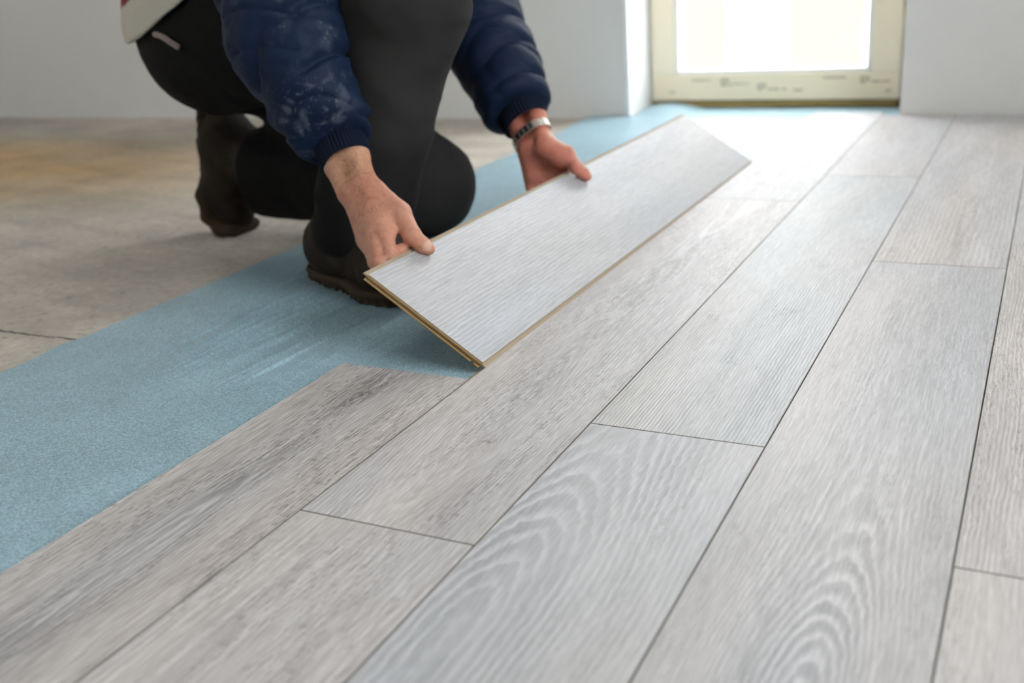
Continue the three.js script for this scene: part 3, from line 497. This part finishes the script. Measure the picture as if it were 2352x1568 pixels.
const weave = (x, y, z) => noise3(x * 700, y * 700, z * 700) - 0.5;
const trouserMat = new THREE.MeshPhysicalMaterial({ vertexColors: true, roughness: 0.9, specularIntensity: 0.28 });
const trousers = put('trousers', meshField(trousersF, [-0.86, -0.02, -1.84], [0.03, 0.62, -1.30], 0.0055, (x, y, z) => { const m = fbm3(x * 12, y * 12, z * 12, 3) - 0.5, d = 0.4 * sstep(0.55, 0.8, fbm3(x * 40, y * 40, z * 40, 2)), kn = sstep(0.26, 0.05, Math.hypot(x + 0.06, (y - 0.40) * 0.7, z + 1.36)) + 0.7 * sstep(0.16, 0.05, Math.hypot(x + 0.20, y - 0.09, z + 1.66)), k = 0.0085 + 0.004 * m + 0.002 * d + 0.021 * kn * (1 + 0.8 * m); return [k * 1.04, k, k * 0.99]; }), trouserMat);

put('pocket_lining', new THREE.TubeGeometry(new THREE.CatmullRomCurve3([[-0.536, 0.409, -1.3600], [-0.524, 0.4075, -1.3560], [-0.512, 0.403, -1.3550], [-0.500, 0.396, -1.3550], [-0.487, 0.387, -1.3580]].map(V)), 24, 0.0052, 8), new THREE.MeshStandardMaterial({ color: lin(0.30, 0.235, 0.22), roughness: 0.9 }), trousers);

// shirt tail: cream with a red upper band
const torsoCore = union(0.08, ellipsoid([-0.597, 0.405, -1.59], [0.138, 0.162, 0.168]), cone([-0.585, 0.45, -1.59], [-0.46, 0.64, -1.60], 0.138, 0.135));
const hips = union(0.05, torsoCore, cone([-0.53, 0.385, -1.50], [-0.43, 0.40, -1.48], 0.131, 0.124), cone([-0.56, 0.36, -1.68], [-0.46, 0.30, -1.68], 0.126, 0.115));
const shirtF = (x, y, z) => { const g = G(x, y, z) + 0.012 * (fbm3(x * 18, y * 18, z * 18, 2) - 0.5), h = hips(x, y, z), d = h - 0.011 + 0.012 * (fbm3(x * 10 - y * 8, y * 10, z * 20, 2) - 0.5); return smax(smax(d, -g - 0.004, 0.006), -(h + 0.02), 0.004); };
put('shirt', meshField(shirtF, [-0.88, 0.30, -1.86], [-0.18, 0.90, -1.32], 0.006, (x, y, z) => { const m = 0.06 * (fbm3(x * 20, y * 20, z * 20, 3) - 0.5), red = G(x, y, z) > 0.050; return red ? [0.22 + m, 0.02, 0.03] : [0.52 + m, 0.49 + m, 0.42 + m]; }), new THREE.MeshStandardMaterial({ vertexColors: true, roughness: 0.9 }));

// jacket
const slR = [[-0.345, 0.70, -1.42, 0.090], [-0.287, 0.559, -1.365, 0.085], [-0.224, 0.453, -1.302, 0.082], [-0.2066, 0.3916, -1.291, 0.080], [-0.184, 0.341, -1.287, 0.069], [-0.162, 0.293, -1.286, 0.062], [-0.143, 0.254, -1.284, 0.053], [-0.136, 0.240, -1.286, 0.040]];
const slL = [[-0.28, 0.67, -1.79, 0.088], [-0.262, 0.52, -1.94, 0.082], [-0.233, 0.414, -1.924, 0.076], [-0.192, 0.341, -1.879, 0.080], [-0.151, 0.286, -1.854, 0.074], [-0.112, 0.236, -1.822, 0.062], [-0.091, 0.212, -1.802, 0.052], [-0.080, 0.200, -1.790, 0.042]];
const sleeveR = chain(0.03, slR), sleeveL = chain(0.03, slL), axR = nrm([0.42, -0.90, 0.12]), axL = nrm([0.50, -0.74, 0.44]);
const jacketBody = union(0.06, cone([-0.52, 0.58, -1.60], [-0.38, 0.70, -1.61], 0.182, 0.175), cone([-0.36, 0.69, -1.46], [-0.29, 0.67, -1.76], 0.10, 0.095), cone([-0.33, 0.76, -1.605], [-0.29, 0.79, -1.60], 0.10, 0.085));
const ringFold = (s, o, w) => gauss(s - o, w);
const uR = nrm([0.83, 0.41, -0.38]), uL = nrm([0.89, 0.44, -0.11]);
const sleeveWrinkle = (x, y, z, ax, uu, o, k) => {   // soft folds that run mostly round the sleeve and deepen towards the cuff
  const px = x - o[0], py = y - o[1], pz = z - o[2], s = dot3(ax, px, py, pz), lat = dot3(uu, px, py, pz), dep = x * 0.5 + z;
  const wob = 0.07 * (fbm3(x * 9 + k, y * 9, z * 9, 2) - 0.5), low = sstep(-0.22, -0.01, s);
  const q1 = 1 - Math.abs(2 * noise3((s + wob + 0.35 * lat) * 17 + k, lat * 6 + k, dep * 5) - 1), q2 = 1 - Math.abs(2 * noise3((s + 0.6 * wob - 0.5 * lat) * 34 + k, lat * 12, dep * 9 + k) - 1);
  return { s, lat, d: (0.0085 + 0.005 * low) * (Math.pow(q1, 2.5) - 0.3) + (0.0035 + 0.003 * low) * (Math.pow(q2, 3) - 0.2) + 0.004 * (fbm3(x * 50, y * 50, z * 50, 2) - 0.5) };
};
const cutR = (x, y, z) => dot3(nrm([0.588, -0.652, 0.48]), x + 0.138, y - 0.242, z + 1.291), cutL = (x, y, z) => dot3(nrm([0.60, -0.62, 0.51]), x + 0.0925, y - 0.213, z + 1.802);
const sleeveRF = (x, y, z) => {
  const w = sleeveWrinkle(x, y, z, axR, uR, [-0.134, 0.236, -1.284], 3), side = sstep(-0.012, 0.05, w.lat + 0.08 * (w.s + 0.1)), t = w.s + 0.30 * w.lat;
  const d = sleeveR(x, y, z) - 0.002 + w.d + side * (0.009 * ringFold(t, -0.100, 0.007) + 0.009 * ringFold(t, -0.175, 0.008)) + (0.3 + 0.7 * side) * 0.006 * ringFold(w.s - 0.2 * w.lat, -0.040, 0.006);
  return smax(d, cutR(x, y, z), 0.016);
};
const sleeveLF = (x, y, z) => {
  const w = sleeveWrinkle(x, y, z, axL, uL, [-0.080, 0.200, -1.790], 11), side = sstep(-0.03, 0.05, w.lat), t = w.s + 0.2 * w.lat;
  const d = sleeveL(x, y, z) - 0.003 + 0.62 * w.d + 0.007 * side * (ringFold(t, -0.055, 0.007) + ringFold(t, -0.125, 0.008)) + 0.009 * ringFold(t - 0.15 * w.lat, -0.195, 0.009) + 0.007 * ringFold(t + 0.3 * w.lat, -0.255, 0.008);
  return smax(d, cutL(x, y, z), 0.016);
};
const dust = (x, y, z) => {                        // plaster dust and scuffs on the right sleeve
  const p = sstep(0.30, 0.05, Math.hypot((x + 0.17) / 0.9, (y - 0.35) / 1.1, (z + 1.24) / 1.4)), a = sstep(0.56, 0.75, fbm3(x * 34, y * 34, z * 34, 3)), sp = sstep(0.72, 0.80, noise3(x * 330, y * 330, z * 330)), big = sstep(0.075, 0.02, Math.hypot(x + 0.145, y - 0.305, z + 1.245));
  const scr = sstep(0.80, 0.95, 1 - Math.abs(2 * fbm3(x * 30 + y * 20, y * 34, z * 30, 2) - 1)) * sstep(0.5, 0.62, fbm3(x * 60, y * 60, z * 60, 2));
  return clamp((0.10 * a + 0.28 * sp * a) * p + big * (0.26 * a + 0.35 * scr + 0.2 * sp));
};
const jacketTint = (x, y, z) => { const m = 0.3 * (fbm3(x * 16, y * 16, z * 16, 3) - 0.5) + 0.25 * weave(x, y, z), d = z > -1.55 ? dust(x, y, z) : 0, k = 1 + m; return [0.0062 * k + 0.20 * d, 0.0150 * k + 0.23 * d, 0.041 * k + 0.26 * d]; };
const jacketMat = new THREE.MeshPhysicalMaterial({ vertexColors: true, roughness: 0.62, specularIntensity: 0.35 });
const bodyJ = (x, y, z) => Math.max(smin(smin(jacketBody(x, y, z), Math.max(sleeveR(x, y, z), 0.48 - y), 0.04), Math.max(sleeveL(x, y, z), 0.48 - y), 0.04) + 0.012 * (fbm3(x * 9, y * 9, z * 9, 3) - 0.5) - 0.004, 0.53 - (0.25 * (x + 0.6) + y));
const jacket = put('jacket', mergeGeometries([
  meshField((x, y, z) => Math.max(sleeveRF(x, y, z), y - 0.60), [-0.47, 0.17, -1.54], [-0.06, 0.61, -1.165], 0.0030, jacketTint),
  meshField((x, y, z) => Math.max(sleeveLF(x, y, z), y - 0.60), [-0.38, 0.14, -2.06], [-0.01, 0.61, -1.71], 0.0040, jacketTint),
  meshField(bodyJ, [-0.76, 0.46, -2.06], [-0.10, 0.93, -1.17], 0.010, jacketTint),
]), jacketMat);
function cuffGeo(c0, axis, wide, len, ra, rb, ribs) {   // ribbed knit band round the wrist
  const a = nrm(axis), d = wide[0] * a[0] + wide[1] * a[1] + wide[2] * a[2], u = nrm([0, 1, 2].map((i) => wide[i] - a[i] * d)), v = [a[1] * u[2] - a[2] * u[1], a[2] * u[0] - a[0] * u[2], a[0] * u[1] - a[1] * u[0]];
  const P = [], I = [], N = ribs * 6, rows = [[-1.25, 0.0], [-1, 0.0010], [-0.8, 0.0016], [-0.6, 0.001], [-0.4, 0.0005], [-0.2, 0.0006], [-0.08, 0.0002], [0, -0.0012], [-0.03, -0.0035], [-0.5, -0.0035]];
  rows.forEach(([s, o], r) => { for (let i = 0; i <= N; i++) { const t = i / N * Math.PI * 2, rib = r > 6 ? 0 : 0.0011 * Math.cos(t * ribs + 0.5 * Math.sin(s * 4 + t * 3)), e = o + rib, x = (ra + e) * Math.cos(t), y = (rb + e) * Math.sin(t); P.push(...[0, 1, 2].map((k) => c0[k] + a[k] * s * len + u[k] * x + v[k] * y)); if (r && i) { const q = r * (N + 1) + i; I.push(q - N - 2, q - N - 1, q, q - N - 2, q, q - 1); } } });
  const g = new THREE.BufferGeometry(); g.setAttribute('position', new THREE.Float32BufferAttribute(P, 3)); g.setIndex(I); g.computeVertexNormals(); return g;
}
const cuffMat = new THREE.MeshPhysicalMaterial({ color: lin(0.0075, 0.0125, 0.028), roughness: 0.9, specularIntensity: 0.3, side: THREE.DoubleSide });
put('cuff', cuffGeo([-0.119, 0.221, -1.2755], [0.588, -0.652, 0.48], [0.83, 0.41, -0.38], 0.033, 0.0385, 0.0325, 44), cuffMat, jacket);
put('cuff', cuffGeo([-0.0690, 0.1935, -1.7855], [0.60, -0.62, 0.51], [0.89, 0.44, -0.11], 0.034, 0.0450, 0.034, 40), cuffMat, jacket);

// boots: the front one flat on the underlay, the rear one standing on its toes
const leather = (k) => (x, y, z) => { const m = fbm3(x * 40, y * 40, z * 40, 3) - 0.5, d = sstep(0.5, 0.75, fbm3(x * 18, y * 18, z * 18, 3)); return [k * (0.036 + 0.02 * m + 0.03 * d), k * (0.027 + 0.016 * m + 0.024 * d), k * (0.020 + 0.012 * m + 0.018 * d)]; };
const leatherMat = new THREE.MeshPhysicalMaterial({ vertexColors: true, roughness: 0.7, specularIntensity: 0.25 }), soleMat = new THREE.MeshPhysicalMaterial({ color: lin(0.045, 0.031, 0.018), roughness: 0.85, specularIntensity: 0.4 }), laceMat = new THREE.MeshStandardMaterial({ color: lin(0.03, 0.025, 0.02), roughness: 0.8 });
{
  const f = nrm([0.93, 0, 0.37]), s = [-f[2], 0, f[0]], o = [-0.272, -0.008, -1.413], at = (a, b, c) => [o[0] + f[0] * a + s[0] * c, o[1] + b, o[2] + f[2] * a + s[2] * c];
  const up = union(0.05, cone(at(0.0, 0.055, 0), at(0.06, 0.06, 0), 0.041, 0.044), cone(at(0.06, 0.06, 0), at(0.19, 0.042, 0.004), 0.046, 0.040), cone(at(0.16, 0.045, -0.006), at(0.20, 0.045, 0.012), 0.042, 0.042), cone(at(0.030, 0.07, 0), at(0.045, 0.088, 0), 0.049, 0.047));
  const upper = (x, y, z) => smax(up(x, y, z) + 0.004 * (fbm3(x * 38, y * 38, z * 38, 3) - 0.5), 0.014 - (y - o[1]), 0.006);
  const plan = union(0.05, cone(at(-0.002, 0, 0), at(0.06, 0, 0), 0.046, 0.041), cone(at(0.06, 0, 0), at(0.17, 0, 0.004), 0.041, 0.05), cone(at(0.17, 0, 0.004), at(0.205, 0, 0.006), 0.05, 0.046));
  const sole = (x, y, z) => { const h = y - o[1], t = dot3(f, x - o[0], 0, z - o[2]), d = plan(x, o[1], z), tread = h < 0.011 ? 0.0028 * sstep(0.2, 0.5, Math.abs(((t / 0.018) % 1 + 1) % 1 - 0.5) * 2) : 0, welt = 0.0025 * gauss(h - 0.017, 0.0035); return smax(d + tread - welt, Math.abs(h - 0.0125 - 0.0) - 0.0125, 0.004); };
  const lo = [-0.345, -0.012, -1.485], hi = [-0.03, 0.16, -1.27];
  const b = put('boot', meshField(upper, lo, hi, 0.0035, leather(0.62)), leatherMat); b.userData.label = 'right boot, flat on the underlay';
  put('sole', meshField(sole, lo, [hi[0], 0.03, hi[2]], 0.0028), soleMat, b);
  const lc = [0.075, 0.09, 0.105, 0.12].map((t, i) => { const y = 0.104 - 0.16 * (t - 0.075), p = [at(t, y - 0.018, -0.036), at(t + 0.004, y + 0.002, -0.012), at(t + 0.004, y + 0.003, 0.012), at(t, y - 0.016, 0.036)]; return new THREE.TubeGeometry(new THREE.CatmullRomCurve3(p.map(V)), 16, 0.002, 6); });
  put('laces', mergeGeometries(lc), laceMat, b);
}
{
  const up = union(0.045, cone([-0.728, 0.205, -1.702], [-0.722, 0.17, -1.695], 0.038, 0.040), cone([-0.718, 0.165, -1.692], [-0.716, 0.075, -1.66], 0.040, 0.043), cone([-0.716, 0.072, -1.658], [-0.682, 0.030, -1.645], 0.042, 0.036), cone([-0.715, 0.165, -1.69], [-0.60, 0.13, -1.672], 0.052, 0.056));
  const upper = (x, y, z) => Math.max(up(x, y, z) + 0.005 * (fbm3(x * 34, y * 34, z * 34, 3) - 0.5), -0.006 - y);
  const b = put('boot', meshField(upper, [-0.84, -0.02, -1.78], [-0.56, 0.27, -1.58], 0.004, leather(0.5)), leatherMat); b.userData.label = 'left boot, heel raised, bent at the toes';
  const zs = 0.62, zc = -1.665, sc = (p) => [p[0], p[1], zc + (p[2] - zc) * zs], line = chain(0.01, [[-0.752, 0.232, -1.705, 0.014], [-0.745, 0.172, -1.692, 0.016], [-0.734, 0.150, -1.688, 0.012], [-0.742, 0.072, -1.662, 0.017], [-0.728, 0.030, -1.652, 0.017], [-0.700, 0.004, -1.645, 0.014], [-0.668, 0.003, -1.643, 0.013]].map((p) => [...sc(p), p[3]]));
  const mid = chain(0.02, [[-0.752, 0.232, -1.705], [-0.734, 0.15, -1.688], [-0.742, 0.072, -1.662], [-0.70, 0.004, -1.645], [-0.668, 0.003, -1.643]].map((p) => [...p, 0.043]));
  const w = (x, y, z) => { const tr = 0.0012 * sstep(0.2, 0.6, Math.abs((((y - x) / 0.022) % 1 + 1) % 1 - 0.5) * 2) * sstep(-0.74, -0.78, x + 0.2 * (0.1 - y)); const zz = -1.665 - 0.19 * clamp(y - 0.0, 0, 0.24) + 0.018, q = z - zz; const k = Math.max(0, Math.abs(q) - 0.028); const l = line(x, y, zc + (zz + Math.sign(q) * k - zc) * zs); return Math.max(l + tr, -0.0105 - y); };
  put('sole', meshField(w, [-0.84, -0.018, -1.79], [-0.60, 0.27, -1.57], 0.0035), soleMat, b);
}

// wristwatch with a steel band on the left wrist
{
  const a = nrm([0.62, -0.60, 0.51]), w0 = [0.89, 0.44, -0.11], d = dot3(a, ...w0), u = nrm([0, 1, 2].map((i) => w0[i] - a[i] * d)), v = [a[1] * u[2] - a[2] * u[1], a[2] * u[0] - a[0] * u[2], a[0] * u[1] - a[1] * u[0]];
  const c = [-0.0525, 0.1735, -1.771], M = new THREE.Matrix4().makeBasis(V(u), V(v), V(a)).setPosition(...c), ra = 0.0395, rb = 0.0245;
  const steel = new THREE.MeshStandardMaterial({ color: lin(0.72, 0.70, 0.66), metalness: 1, roughness: 0.22 });
  const link = (t, w, l, h) => { const x = ra * Math.cos(t), y = rb * Math.sin(t), n = Math.atan2(Math.sin(t) / rb, Math.cos(t) / ra); return new RoundedBoxGeometry(h, l, w, 2, 0.0007).rotateZ(n).translate(x, y, 0); };
  const links = []; for (let i = 0; i < 30; i++) { const t = i / 30 * Math.PI * 2; links.push(link(t, 0.0076, 0.0058, 0.0028)); for (const z of [-0.0064, 0.0064]) links.push(link(t + 0.08, 0.0048, 0.0055, 0.0025).translate(0, 0, z)); }
  const watch = new THREE.Group(); watch.name = numbered('wristwatch'); man.add(watch); watch.userData.label = 'steel wristwatch on the left wrist';
  put('band', mergeGeometries(links).applyMatrix4(M), steel, watch);
  const front = Math.sign(v[2]) * Math.PI / 2;
  put('clasp', mergeGeometries([-0.62, -0.36, -0.1, 0.16, 0.42].map((o) => link(front + o, 0.0178, 0.0095, 0.0042))).applyMatrix4(M), steel, watch);
  put('case', new THREE.CylinderGeometry(0.018, 0.019, 0.009, 40).applyMatrix4(new THREE.Matrix4().makeTranslation(0, -Math.sign(v[2]) * (rb + 0.002), 0)).applyMatrix4(M), steel, watch);
}
// ---------------------------------------------------------------- hand over
const renderer = new THREE.WebGLRenderer({ antialias: true });
renderer.toneMapping = THREE.LinearToneMapping; renderer.toneMappingExposure = EXPOSURE; renderer.shadowMap.enabled = true;
renderer.render(scene, camera);
